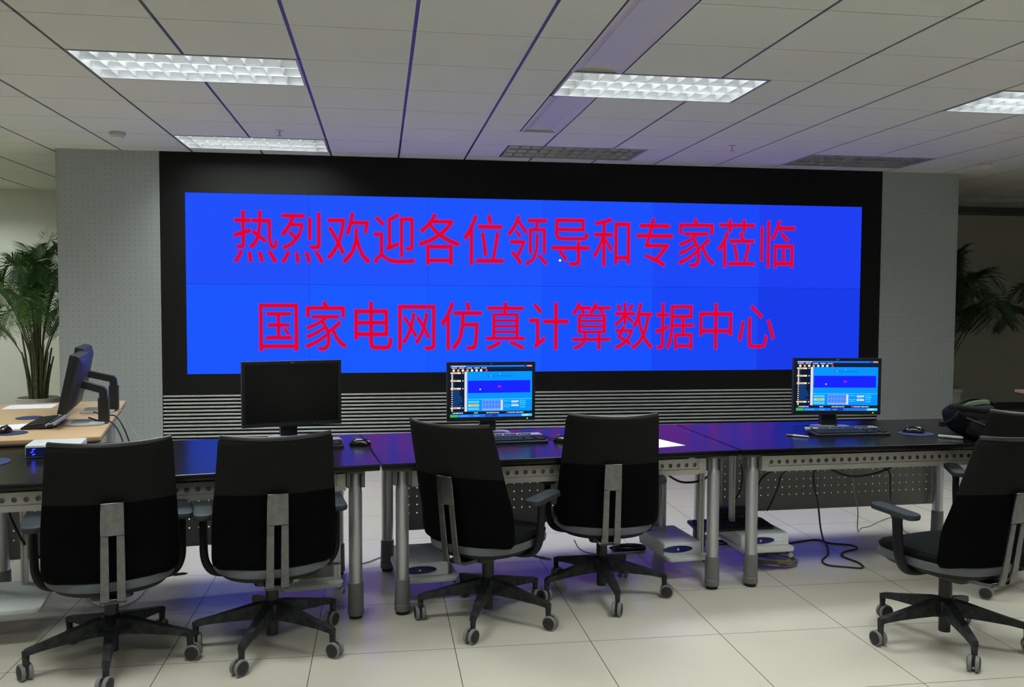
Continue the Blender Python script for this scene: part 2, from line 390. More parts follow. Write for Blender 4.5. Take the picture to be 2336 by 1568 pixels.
for r in range(2):
    for c in range(6):
        b = MB(); x = SX0+c*cw-vx; z = SZ1-(r+1)*chh
        b.box(x+.001, x+cw-.001, .004, .03, z+.001, z+chh-.001)
        e = s2l(*br[r][c]); g = glow('screen_blue', (e[0], e[1], e[2]*1.0), SCREEN_E)
        b.build('screen_panel', g, vw)
b = MB(); b.box(SX0-vx, SX1-vx, .012, .04, SZ0, SZ1); b.build('screen_backing', M['bezel'], vw)
def put_text(s, x0, x1, z0, z1, y, mt, name, parent, off=0.0, grow=0.0):
    me = text_mesh(s, off); me.name = name
    xs = [v.co.x for v in me.vertices]; ys = [v.co.y for v in me.vertices]
    x0 -= grow; x1 += grow; z0 -= grow; z1 += grow
    a, c = min(xs), max(xs); d, e = min(ys), max(ys)
    for v in me.vertices:
        v.co = V((x0+(v.co.x-a)/(c-a)*(x1-x0), y, z0+(v.co.y-d)/(e-d)*(z1-z0)))
    me.materials.clear(); me.materials.append(mt)
    o = bpy.data.objects.new(name, me); COL.objects.link(o); o.parent = parent; return o
RED = glow('lettering_red', s2l(226, 6, 46), 1.0); RIM = glow('lettering_rim', s2l(165, 42, 215), 1.0)
for s, x0, x1, z0, z1, lab in (('热烈欢迎各位领导和专家莅临', -.862, 4.452, 1.832, 2.302, 'upper line of red Chinese characters'),
                               ('国家电网仿真计算数据中心', -.645, 4.260, 1.040, 1.492, 'lower line of red Chinese characters')):
    o = put_text(s, x0-vx, x1-vx, z0, z1, .001, RED, 'lettering', vw, 0.0); tag(o, lab)
    put_text(s, x0-vx, x1-vx, z0, z1, .0022, RIM, 'lettering_outline', o, .006, .005)
b = MB(); b.cyl((2.107-vx, -.001, 1.885), (2.107-vx, .004, 1.885), .011, seg=10); b.build('cursor_dot', glow('white_dot', (1, .95, .8), 1.2), vw)

# slatted panel under the screens
t = thing('slatted_panel', 'grey horizontal slat panel below the video wall', 'slat panel', (vx, YW, 0))
b = MB(); pit = .0332
for k in range(19):
    z = ZB-.012-k*pit
    if z < .03: break
    b.loft([[(X1-vx, dy, z+dz), (X2-vx, dy, z+dz)] for dy, dz in ((.03, .007), (.004, .0092), (-.004, .0075), (-.007, 0), (-.004, -.0075), (.004, -.0092), (.03, -.007))], caps=False, closed=False)
b.build('slats', M['slat'], t)
b = MB(); b.box(X1-vx, X2-vx, .028, .058, 0, ZB); b.build('backing', M['slatback'], t)

# ------------------------------------------------------------------ desks
def xy(p): return V((p[0], p[1]))
def leg(b, x, y, top=.705):
    b.cyl((x, y, .004), (x, y, .022), .031, seg=24, mi=2)
    b.lathe([(.037, .018), (.0385, .022), (.0385, .05), (.037, .052), (.0375, .055), (.036, .17), (.0345, .172)], 24, 1, (x, y, 0))
    b.lathe([(.0315, .165), (.0315, .60), (.0285, .625), (.024, .632), (.024, top)], 24, 0, (x, y, 0))
def shelf(parent, x, y, w, d, z, ang=0, posts=((.5, .5),), knob=(1, -1)):
    """tray for a computer hung from the desk on aluminium profiles"""
    T = Mx.Translation((x, y, 0)) @ Mx.Rotation(ang, 4, 'Z')
    b = MB(); b.rbox(0, 0, w, d, z, z+.022, .03, .004, T=T)
    o = b.build('computer_shelf', M['shelfwhite'], parent)
    for px, py in posts:
        b = MB(); cx, cy = px*w, py*d
        b.box(cx-.014, cx-.004, cy-.014, cy+.014, z-.02, .62, 0, T); b.box(cx+.004, cx+.014, cy-.014, cy+.014, z-.02, .62, 0, T); b.box(cx-.004, cx+.004, cy-.008, cy+.008, z-.02, .62, 0, T)
        b.build('hanger_profile', M['alumat'], o)
    b = MB(); kx, ky = knob[0]*w/2*.75, knob[1]*d/2*.6
    b.cyl((kx, ky, z), (kx+.03*knob[0], ky-.02, z-.03), .006, mi=0, T=T); b.lathe([(.004, -.012), (.014, -.01), (.014, .01), (.004, .012)], 14, 1, (0, 0, 0), T=T @ Mx.Translation((kx+.035*knob[0], ky-.025, z-.035)) @ Mx.Rotation(pi/2, 4, 'X'))
    b.build('clamp_knob', [M['black'], M['chromeknob']], o)
    return o
TOP = .74
def desk(A, B, Cb, Db, label, mp, rails=None):
    A, B, Cb, Db = map(xy, (A, B, Cb, Db)); d = B-A; L = d.length; a = atan2(d.y, d.x)
    t = thing('control_desk', label, 'desk', (A.x, A.y, 0), a, 'black control room desks')
    loc = lambda p: ((p-A).dot(d)/L, (p-A).dot(V((-d.y, d.x)))/L)
    q = [(.0015, 0), (L-.0015, 0), (loc(Cb)[0]-.0015, loc(Cb)[1]), (loc(Db)[0]+.0015, loc(Db)[1])]
    b = MB()
    def ring(i, z):
        cx = sum(p[0] for p in q)/4; cy = sum(p[1] for p in q)/4
        return [(x+(i if x < cx else -i), y+(i if y < cy else -i), z) for x, y in q]
    b.loft([ring(.004, TOP-.03), ring(.001, TOP-.028), ring(.0, TOP-.017), ring(.003, TOP-.0155), ring(.003, TOP-.0135), ring(.0, TOP-.012), ring(.0, TOP-.004), ring(.0012, TOP-.0012), ring(.004, TOP)], 0)
    b.build('tabletop', M['desk'], t, ang=12)
    for lx, ly in ((.105, .085), (L-.105, .085), (.105, .775), (L-.105, .775)):
        b = MB(); leg(b, lx, ly); b.build('leg', [M['alu'], M['sleeve'], M['foot']], t)
    for lx in (.105, L-.105):
        b = MB(); b.box(lx-.035, lx+.035, .06, .81, .69, TOP-.03); b.box(lx-.042, lx-.026, .06, .11, .625, .70); b.box(lx+.026, lx+.042, .06, .11, .625, .70)
        b.build('support_bracket', M['sleeve'], t)
    x0, x1 = rails or (.19, L-.19); b = MB(); n = max(3, round((x1-x0)/.0455))
    b.perf(x0, x1, .634, .678, n, 1, .0115, .085, 16)
    b.box(x0, x1, .080, .089, .613, .633); b.box(x0, x1, .083, .20, .606, .613); b.box(x0, x1, .085, .089, .678, .688)
    b.box(x0, x1, .20, .204, .606, .70, 1); b.box(x0, x1, .098, .101, .634, .678, 1)
    b.box(x0-.04, x0, .078, .13, .612, .69); b.box(x1, x1+.04, .078, .13, .612, .69)
    b.build('cable_tray', [M['traywhite'], M['modesty']], t)
    x0, x1 = mp; b = MB(); b.perf(x0, x1, .278, .705, round((x1-x0)/.0475), 9, .0044, .83, 8); b.box(x0, x1, .8302, .8322, .215, .278)
    b.box(x0-.002, x1+.002, .828, .836, .205, .217); o = b.build('modesty_panel', M['modesty'], t)
    return t, L
D1, L1_ = desk((-1.373, -1.156), (.431, -.852), (.312, .095), (-1.545, -.09), 'black desk at left behind the two front chairs', (.12, 1.66))
D2, L2_ = desk((.436, -.852), (2.258, -.678), (2.238, .28), (.317, .095), 'black middle desk with the lit monitor and a sheet of paper', (.16, 1.62))
D3, L3_ = desk((2.263, -.678), (4.09, -.605), (4.07, .33), (2.243, .28), 'black right desk with backpack and lit monitor', (.27, 1.75))

# hanging shelves (parts of the desks); positions in each desk's own frame
S1a = shelf(D1, .16, .37, .44, .44, .145, 0, ((-.18, .30), (.2, .38)), (-1, -1))
S1b = shelf(D1, L1_-.30, .36, .30, .42, .13, 0, ((.42, -.35), (.42, .40)))
S2a = shelf(D2, .255, .42, .30, .44, .10, 0, ((-.3, .40), (.3, .40)))
S2b = shelf(D2, L2_-.17, .43, .24, .44, .11, 0, ((.40, -.32), (.02, .35)))
S3a = shelf(D3, .29, .44, .31, .42, .125, 0, ((-.36, .10), (-.40, .46)))

def wpt(t, p):                      # desk frame to world
    c, s = cos(t.rotation_euler.z), sin(t.rotation_euler.z); return V((t.location.x+p[0]*c-p[1]*s, t.location.y+p[0]*s+p[1]*c, p[2]))
def thin_client(d, p, w, dp, label, rz=0):
    o = thing('desktop_computer', label, 'computer', wpt(d, p), d.rotation_euler.z+rz, 'white computers on the hanging shelves')
    b = MB(); b.rbox(0, 0, w, dp, 0.0, .068, .012, .006); b.box(-w/2+.004, w/2-.004, -dp/2-.002, -dp/2+.004, .028, .030); b.build('case', M['white'], o)
    b = MB(); T = Mx.Translation((-.03, -dp/2-.001, .034)) @ Mx.Rotation(pi/2, 4, 'X') @ Mx.Diagonal((1, .22, 1, 1))
    b.lathe([(.085, -.003), (.085, .002), (.08, .004), (.01, .005)], 28, 0, T=T); b.build('blue_panel', M['bluegloss'], o)
    b = MB(); b.cyl((-.03, -dp/2-.008, .034), (-.03, -dp/2-.004, .034), .006, seg=12); b.build('power_button', M['silver'], o)
    return o
thin_client(D2, (L2_-.19, .44, .1321), .22, .36, 'white computer with blue oval panel on the shelf right of the fourth chair')
thin_client(D2, (.24, .42, .1221), .24, .36, 'shaded white computer with blue oval panel behind the swivelled chair')
thin_client(D3, (.285, .45, .1471), .29, .34, 'white computer with black keyboard stacked on top, right shelf')
# keyboard and black box stacked on the right shelf computer
def keyboard(label, loc, rz, w=.45, d=.165, two=True, group='computer keyboards'):
    t = thing('keyboard', label, 'keyboard', loc, rz, group)
    T = Mx.Rotation(radians(5), 4, 'X')
    b = MB(); b.rbox(0, 0, w, d, .002, .020, .012, .004, T=T); b.box(-w/2+.02, w/2-.02, d/2-.03, d/2-.01, -.004, .006, T=T); b.build('body', M['keydk'], t)
    if two:
        b = MB(); b.loft([[(-w/2-.006, d/2-.038, .012), (w/2+.002, d/2-.038, .012), (w/2-.012, d/2+.014, .012), (-w/2+.012, d/2+.014, .012)], [(-w/2-.006, d/2-.038, .0225), (w/2+.002, d/2-.038, .0225), (w/2-.012, d/2+.014, .0225), (-w/2+.012, d/2+.014, .0225)]], T=T)
        tag(b.build('top_strip', M['silver'], t), 'silver grey strip along the rear edge')
    gs = {}
    for r in range(5):
        y = -d/2+.016+r*.0205; x = -w/2+.014+(.0 if r != 2 else .003)
        while x < w/2-.02:
            kw = .0165
            if r == 0 and abs(x+w*.14) < .012: kw = .10
            if not (w*.185 < x < w*.205 or w*.33-.002 < x < w*.35) and x+kw < w/2-.006:
                nm = 'letter_keys' if x < w*.19 else ('arrow_keys' if x < w*.34 else 'number_keys')
                gs.setdefault(nm, MB()).box(x, x+kw, y, y+.0165, .0195, .0262, 0, T)
            x += kw+.0025
    b = gs.setdefault('function_keys', MB())
    for g in range(4):
        for k in range(4):
            x = -w/2+.03+.05+g*.080+k*.0185
            b.box(x, x+.015, d/2-.028, d/2-.016, .0215, .0265, 0, T)
    b.box(-w/2+.03, -w/2+.045, d/2-.028, d/2-.016, .0215, .0265, 0, T)
    for nm, q in gs.items(): q.build(nm, M['key'], t)
    return t
p = wpt(D3, (.16, .46, .2171))
keyboard('black keyboard stored on top of the white computer under the right desk', p, D3.rotation_euler.z, .46, .17, False)
t = thing('network_switch', 'small black box standing behind the stored keyboard under right desk', 'network switch', wpt(D3, (.22, .60, .2171)), D3.rotation_euler.z)
b = MB(); b.rbox(0, 0, .22, .07, 0, .075, .006, .003); b.build('case', M['black'], t)
b = MB(); [b.box(-.09+k*.022, -.076+k*.022, -.037, -.034, .02, .034) for k in range(8)]; b.build('port', M['sleeve'], t)
# tower computer on the desk 1 right shelf, small white box on the left one
t = thing('tower_computer', 'grey white tower computer standing upright under desk, right of second chair', 'computer', wpt(D1, (L1_-.27, .38, .1521)), D1.rotation_euler.z)
b = MB(); b.rbox(0, 0, .17, .36, 0, .40, .01, .005); b.build('case', M['traywhite'], t)
b = MB(); b.rbox(.0, -.178, .15, .012, .02, .38, .004, .003); b.build('front_panel', M['sleeve'], t)
b = MB(); b.box(-.06, .06, -.187, -.183, .30, .335); b.box(-.06, .06, -.187, -.183, .25, .285); b.build('drive_bay', M['black'], t)

# ------------------------------------------------------------------ monitors
def smear(b, x0, x1, z0, z1, y, mi, n, rnd):
    x = x0; step = (x1-x0)/n
    for k in range(n):
        ww = step*rnd.uniform(.45, .95); b.box(x, x+ww, y-.0004, y, z0, z1, mi); x += step
UIC = [(10, 150, 255), (30, 120, 250), (18, 28, 48), (225, 222, 242), (26, 38, 255), (245, 235, 225), (250, 160, 70), (235, 50, 60), (20, 70, 140), (70, 225, 255),
       (180, 235, 170), (60, 140, 255), (150, 170, 255), (210, 30, 240), (60, 185, 90), (90, 190, 255), (20, 60, 170), (0, 118, 235)]
UIM = [glow('ui_colour', s2l(*c), 1.0) for c in UIC]
def ui_screen(t, w, h, cz, y):
    rnd = random.Random(3); b = MB(); y0 = y
    def R(u0, u1, v0, v1, mi, lay=1): b.box(-w/2+u0*w, -w/2+u1*w, y0-.0004*lay, y0-.0004*(lay-1), cz+h/2-v1*h, cz+h/2-v0*h, mi)
    def S(u0, u1, v0, v1, mi, n, lay=3): smear(b, -w/2+u0*w, -w/2+u1*w, cz+h/2-v1*h, cz+h/2-v0*h, y0-.0004*(lay-1), mi, n, rnd)
    R(0, 1, 0, 1, 0, 1)
    R(0, 1, 0, .036, 1, 2); S(.02, .19, .008, .028, 5, 12); R(.94, .995, .004, .03, 6, 3); R(.90, .935, .006, .028, 16, 3)
    R(0, 1, .036, .122, 2, 2); R(0, 1, .066, .070, 8, 3)
    for k in range(5): S(.02+k*.09, .085+k*.09, .044, .06, 5, 6)
    for k, u in enumerate((.045, .10, .155, .21, .265, .32, .375, .44)):
        mi = (5, 6, 5, 6, 5, 5, 5, 7)[k]; x = -w/2+u*w; z = cz+h/2-.098*h
        b.cyl((x, y0-.0016, z), (x, y0-.0008, z), .0075, seg=10, mi=mi)
    R(0, .175, .122, .89, 2, 2); R(.175, .206, .122, .89, 3, 2)
    for v in (.132, .282, .432, .805):
        R(.008, .13, v, v+.032, 5, 3); R(.03, .09, v+.006, v+.026, 6, 4); R(.148, .162, v+.006, v+.026, 5, 3)
    for v in [.175+.022*k for k in range(5)]+[.325+.022*k for k in range(5)]+[.475+.042*k for k in range(8)]+[.845, .865]:
        R(.018, .034, v, v+.018, 5, 3)
    for k in range(16): R(.04, .04+rnd.uniform(.05, .12), .475+k*.02, .475+k*.02+.013, 8, 3)
    for k in range(10): R(.036, .055, .175+k*.03 if k < 5 else .325+(k-5)*.022, .19+k*.03 if k < 5 else .34+(k-5)*.022, 8, 3)
    R(.216, .978, .296, .535, 4, 2)
    x = -w/2+.595*w; z = cz+h/2-.413*h; b.cyl((x, y0-.0016, z), (x, y0-.0008, z), .006, seg=10, mi=13); x += .008; b.cyl((x, y0-.0016, z), (x, y0-.0008, z), .004, seg=10, mi=13)
    for u, v in ((.365, .465), (.495, .208), (.602, .178)):
        x = -w/2+u*w; z = cz+h/2-v*h; b.cyl((x, y0-.0018, z), (x, y0-.0008, z), .0042, seg=10, mi=5 if u < .4 else 15)
    R(.206, 1, .65, .66, 9, 2)
    for k, v in enumerate((.685, .752, .818)):
        R(.22, .35, v, v+.046, 9 if k != 1 else 10, 2); R(.245, .335, v+.012, v+.034, 15 if k != 1 else 6, 3)
    R(.39, .64, .672, .872, 12, 2)
    for k in range(6): [R(.397+k*.037, .430+k*.037, .682+j*.082, .757+j*.082, 11, 3) for j in range(2)]
    R(.615, .642, .672, .872, 3, 4)
    for v in (.688, .765, .80): S(.655, .73, v, v+.016, 9, 5)
    R(.745, .835, .69, .722, 3, 2); R(.745, .835, .765, .80, 3, 2); S(.75, .83, .735, .75, 9, 3)
    for v in (.682, .722, .762, .805): S(.85, .925, v, v+.02, 9, 4)
    R(0, 1, .892, .945, 2, 2); S(.03, .16, .91, .928, 5, 9); S(.29, .34, .91, .928, 5, 5); S(.44, .6, .91, .928, 5, 14); R(.68, .705, .903, .93, 7, 3); S(.71, .90, .91, .928, 5, 16)
    R(0, 1, .945, 1, 1, 2); R(0, .092, .947, 1, 14, 3); R(.43, .58, .95, .995, 16, 3); R(.87, 1, .95, .995, 9, 3)
    S(.11, .23, .965, .985, 15, 10); S(.29, .36, .965, .985, 15, 6); S(.45, .51, .965, .985, 15, 6); S(.89, .96, .965, .985, 5, 5)
    o = b.build('screen', UIM, t)
    q = put_text('VAPION', -w/2+.45*w, -w/2+.755*w, cz+h/2-.235*h, cz+h/2-.185*h, y0-.0008, UIM[17], 'screen_lettering', o)
    return o
def monitor(label, loc, rz, w, h, cz, on, tilt=0.0, group='flat monitors', fw=0.0):
    t = thing('monitor', label, 'monitor', loc, rz, group)
    T = Mx.Translation((0, -.02-fw, cz)) @ Mx.Rotation(tilt, 4, 'X') @ Mx.Translation((0, 0, -cz))
    bz = .017; b = MB()
    Tx = T @ Mx.Translation((0, -.0, cz)) @ Mx.Rotation(pi/2, 4, 'X')
    fx, fz = w/2, h/2                       # frame
    for x0, x1, z0, z1 in ((-fx, fx, fz-bz, fz), (-fx, fx, -fz, -fz+.022), (-fx, -fx+bz, -fz+.022, fz-bz), (fx-bz, fx, -fz+.022, fz-bz)): b.box(x0, x1, -.018, .015, cz+z0, cz+z1, 0, T)
    b.loft([[(-fx+.002, .012, cz-fz+.002), (fx-.002, .012, cz-fz+.002), (fx-.002, .012, cz+fz-.002), (-fx+.002, .012, cz+fz-.002)],
            [(-fx+.004, .028, cz-fz+.004), (fx-.004, .028, cz-fz+.004), (fx-.004, .028, cz+fz-.004), (-fx+.004, .028, cz+fz-.004)],
            [(-fx*.7, .055, cz-fz*.7), (fx*.7, .055, cz-fz*.7), (fx*.7, .055, cz+fz*.7), (-fx*.7, .055, cz+fz*.7)]], 0, T)
    b.build('frame', M['monbez'], t)
    if on:
        o = ui_screen(t, w-2*bz, h-.022-bz, cz+(.022-bz)/2, -.012)
        o.matrix_basis = T
    else:
        b = MB(); b.box(-fx+bz, fx-bz, -.012, .0, cz-fz+.022, cz+fz-bz, 0, T); b.build('screen', M['lcdoff'], t)
    b = MB(); b.tube([T @ V((-.007, -.0185, cz+fz-.0135)), T @ V((-.003, -.0185, cz+fz-.004))], .0016, 6); b.tube([T @ V((.003, -.0185, cz+fz-.0135)), T @ V((.007, -.0185, cz+fz-.004))], .0016, 6); b.build('badge', M['silver'], t)
    b = MB()
    for k in range(4): b.box(fx-.15+k*.028, fx-.142+k*.028, -.0195, -.017, cz-fz+.006, cz-fz+.009, 0, T)
    b.build('button', M['sleeve'], t)
    if on:
        b = MB(); b.cyl((fx-.045, -.0195, cz-fz+.011), (fx-.045, -.017, cz-fz+.011), .0035, seg=10, T=T); b.build('power_light', M['ledg'], t)
    # stand: square post behind the panel, arm to the panel, plate on the desk
    b = MB(); b.box(-.045, .045, .085, .14, .012, cz-.10); b.loft([[(-.035, .092, cz-.10), (.035, .092, cz-.10), (.035, .134, cz-.10), (-.035, .134, cz-.10)], [(-.033, .09, cz-.055), (.033, .09, cz-.055), (.033, .13, cz-.055), (-.033, .13, cz-.055)], [(-.033, .085, cz-.04), (.033, .085, cz-.04), (.033, .115, cz-.035), (-.033, .115, cz-.035)]])
    b.loft([[(-.032, .112, cz-.075), (.032, .112, cz-.075), (.032, .112, cz-.034), (-.032, .112, cz-.034)], [(-.032, .01-fw, cz-.03), (.032, .01-fw, cz-.03), (.032, .01-fw, cz+.012), (-.032, .01-fw, cz+.012)]])
    b.build('stand_post', M['black'], t)
    b = MB(); b.rbox(0, .02, .24, .20, 0, .014, .045, .005); tag(b.build('stand_base', M['silver'], t), 'silver grey stand plate')
    b = MB(); b.rbox(0, -.01, .17, .10, .0135, .016, .02, .001); b.build('stand_inset', M['sleeve'], t)
    return t
monitor('switched-off black monitor rising behind the second chair', (-.045, -.08, TOP), radians(15), .525, .35, .258, False)
monitor('lit monitor showing blue control software on the middle desk', (1.045, -.03, TOP), radians(2), .50, .33, .252, True)
monitor('lit monitor showing blue control software on the right desk', (3.115, -.05, TOP), radians(-8), .52, .335, .262, True)
keyboard('black and silver keyboard on middle desk below the lit monitor', (1.09, -.27, TOP), radians(5), .455, .165)
keyboard('black and silver keyboard on the right desk below the lit monitor', (3.10, -.225, TOP), radians(1), .455, .165)
keyboard('keyboard end showing right of the second chair on the left desk', (.01, -.32, TOP), radians(9), .455, .165)
def mouse(label, loc, rz, glowing=False):
    t = thing('computer_mouse', label, 'mouse', loc, rz, 'computer mice')
    b = MB(); rings = []
    for k in range(9):
        q = k/8; y = -.058+.116*q; hw = .031*sqrt(max(0.02, 1-(2*q-1)**4))*(.92+.08*cos(q*6)); hh = .036*sqrt(max(0.02, 1-abs(2*q-.9)**2.6 if abs(2*q-.9) < 1 else 0.02))
        rings.append([(hw*cos(a), y, .003+hh*max(sin(a), 0)) for a in [pi*i/10 for i in range(11)]]+[(-hw*.9, y, .002), (hw*.9, y, .002)])
    b.loft(rings); b.build('shell', M['blackgloss'], t)
    b = MB(); b.cyl((-.004, .03, .033), (.004, .03, .033), .008, seg=12); b.build('scroll_wheel', M['sleeve'], t)
    if glowing:
        b = MB(); b.box(.0305, .0315, -.01, .02, .006, .014); b.build('side_light', M['redlight'], t)
    return t
mouse('shiny black mouse lying bare on the desk near the first seam', (.325, -.30, TOP), radians(75))
mouse('black mouse half hidden left of the fourth chair', (1.40, -.33, TOP), radians(40))
PADT = .0032
def mousepad(label, c, r, ry, z, rz=0):
    t = MB(); t.loft([[(c[0]+(r-i)*cos(a+rz), c[1]+(ry-i)*sin(a), zz) for a in [2*pi*k/32 for k in range(32)]] for i, zz in ((.001, z), (0, z+.001), (0, z+PADT-.001), (.001, z+PADT))])
    o = t.build('mouse_pad', M['bluepad']); return tag(o, label, 'mouse pad', 'blue mouse pads')
mousepad('round blue mouse pad on the right desk between keyboard and backpack', (3.505, -.27), .10, .095, TOP)
mouse('black mouse resting on the blue pad on the right desk', (3.505, -.245, TOP+PADT), radians(60))
mousepad('blue mouse pad at the left edge of the black desk', (-1.36, -.60), .085, .13, TOP)
# paper on the middle desk
def sheet(label, c, rz, z, w=.21, d=.297, curl=.0):
    b = MB(); n = 8
    b.loft([[(-w/2, -d/2+d*k/n, .0008+curl*max(0, k/n-.6)**2), (w/2, -d/2+d*k/n, .0008+curl*max(0, k/n-.6)**2), (w/2, -d/2+d*k/n, .0002), (-w/2, -d/2+d*k/n, .0002)] for k in range(n+1)])
    o = b.build('paper_sheet', M['paper']); o.location = (c[0], c[1], z); o.rotation_euler = (0, 0, rz); return tag(o, label, 'paper', 'loose papers')
sheet('white sheet of paper on the middle desk right of the fourth chair', (1.875, -.40), radians(18), TOP, .22, .30)
# pens
def pen(label, p0, p1, r, cap, name, cat):
    p0, p1 = V(p0), V(p1); t = thing(name, label, cat, p0, atan2((p1-p0).y, (p1-p0).x)); L = (p1-p0).length
    b = MB(); b.tube([(0, 0, r), (.006, 0, r), (L*.92, 0, r), (L, 0, r)], [r*.8, r, r, r*.5], 12); b.build('barrel', M['silver'] if cap else M['white'], t)
    b = MB(); b.tube([(-.002, 0, r), (L*.28, 0, r)], [r*1.05, r*1.08], 12); b.build('cap', M['white'] if not cap else M['sleeve'], t)
    b = MB(); b.box(.004, L*.3, -.0015, .0015, 2*r, 2*r+.002); b.build('clip', M['bluegloss'], t)
pen('slim silver pen left of the right keyboard', (2.715, -.26, TOP), (2.805, -.345, TOP), .006, True, 'pen', 'pen')
pen('white and blue marker lying in front of the backpack', (3.545, -.42, TOP), (3.64, -.50, TOP), .009, False, 'marker_pen', 'marker')
# router on the left desk
t = thing('router', 'white box with blue lights at the left end of the black desk', 'router', (-1.135, -.385, TOP), radians(9))
b = MB(); b.rbox(0, 0, .24, .20, .004, .062, .01, .004); b.build('case', M['white'], t)
b = MB(); b.box(-.115, .115, -.1025, -.099, .009, .052); b.build('front_panel', M['bluegloss'], t)
b = MB()
for k in range(3): b.tube([(-.088-.006*(k % 2), -.1035, .018+k*.012), (-.076-.006*(k % 2), -.1035, .022+k*.012)], .0022, 6)
b.build('indicator_light', M['led'], t)

# ------------------------------------------------------------------ backpack
def backpack():
    t = thing('backpack', 'black backpack slumped on the right desk', 'backpack', (3.74, -.44, TOP), radians(-8))
    def blob(c, s, p=2.6, n=24, m=14, sag=0.0):
        rings = []
        for j in range(m+1):
            ph = -pi/2+pi*j/m; cz_ = abs(sin(ph))**(2/p)*(1 if sin(ph) > 0 else -1); cr = max(.02, abs(cos(ph))**(2/p))
            ring = []
            for k in range(n):
                a = 2*pi*k/n; X = abs(cos(a))**(2/p)*(1 if cos(a) > 0 else -1)*cr; Y = abs(sin(a))**(2/p)*(1 if sin(a) > 0 else -1)*cr
                wob = 1+.03*sin(3*a+2*ph)+.02*sin(7*a+5*ph)
                ring.append((c[0]+s[0]*X*wob+sag*cz_*.5, c[1]+s[1]*Y*wob, c[2]+s[2]*cz_*(1+.06*sin(2*a))))
            rings.append(ring)
        return rings
    b = MB(); b.loft(blob((0, 0, .125), (.155, .15, .122), sag=-.05)); b.build('body', M['bag'], t)
    b = MB(); b.loft(blob((.01, -.12, .085), (.11, .045, .078))); b.build('front_pocket', M['bag2'], t)
    b = MB(); b.loft(blob((-.02, -.03, .205), (.125, .11, .045), sag=-.02)); b.build('top_flap', M['bag'], t)
    b = MB(); b.tube(crv([(-.12, -.08, .20), (-.08, -.10, .245), (0, -.09, .262), (.06, -.06, .258)]), .008, 8, asp=2.2); b.build('flap_lining', M['baggreen'], t)
    b = MB(); b.tube(crv([(-.15, -.06, .17), (-.12, -.05, .235), (-.03, -.03, .275), (.07, -.02, .262), (.12, -.02, .24)]), .009, 8); b.build('carry_handle', M['bag'], t)
    b = MB(); b.tube(crv([(-.14, -.10, .19), (-.17, -.12, .16), (-.20, -.12, .13), (-.235, -.12, .115)]), .012, 8, asp=1.8); b.box(-.262, -.232, -.135, -.105, .098, .128); b.build('strap', M['bag'], t)
    b = MB(); b.tube(crv([(.03, -.15, .20), (.00, -.168, .15), (.035, -.172, .10)]), .004, 6); b.tube(crv([(-.11, -.13, .16), (-.05, -.165, .13), (.0, -.17, .105)]), .003, 6); b.build('piping', M['sleeve'], t); return t
bp_ = backpack()
bp_.scale = (.92, .92, .80)

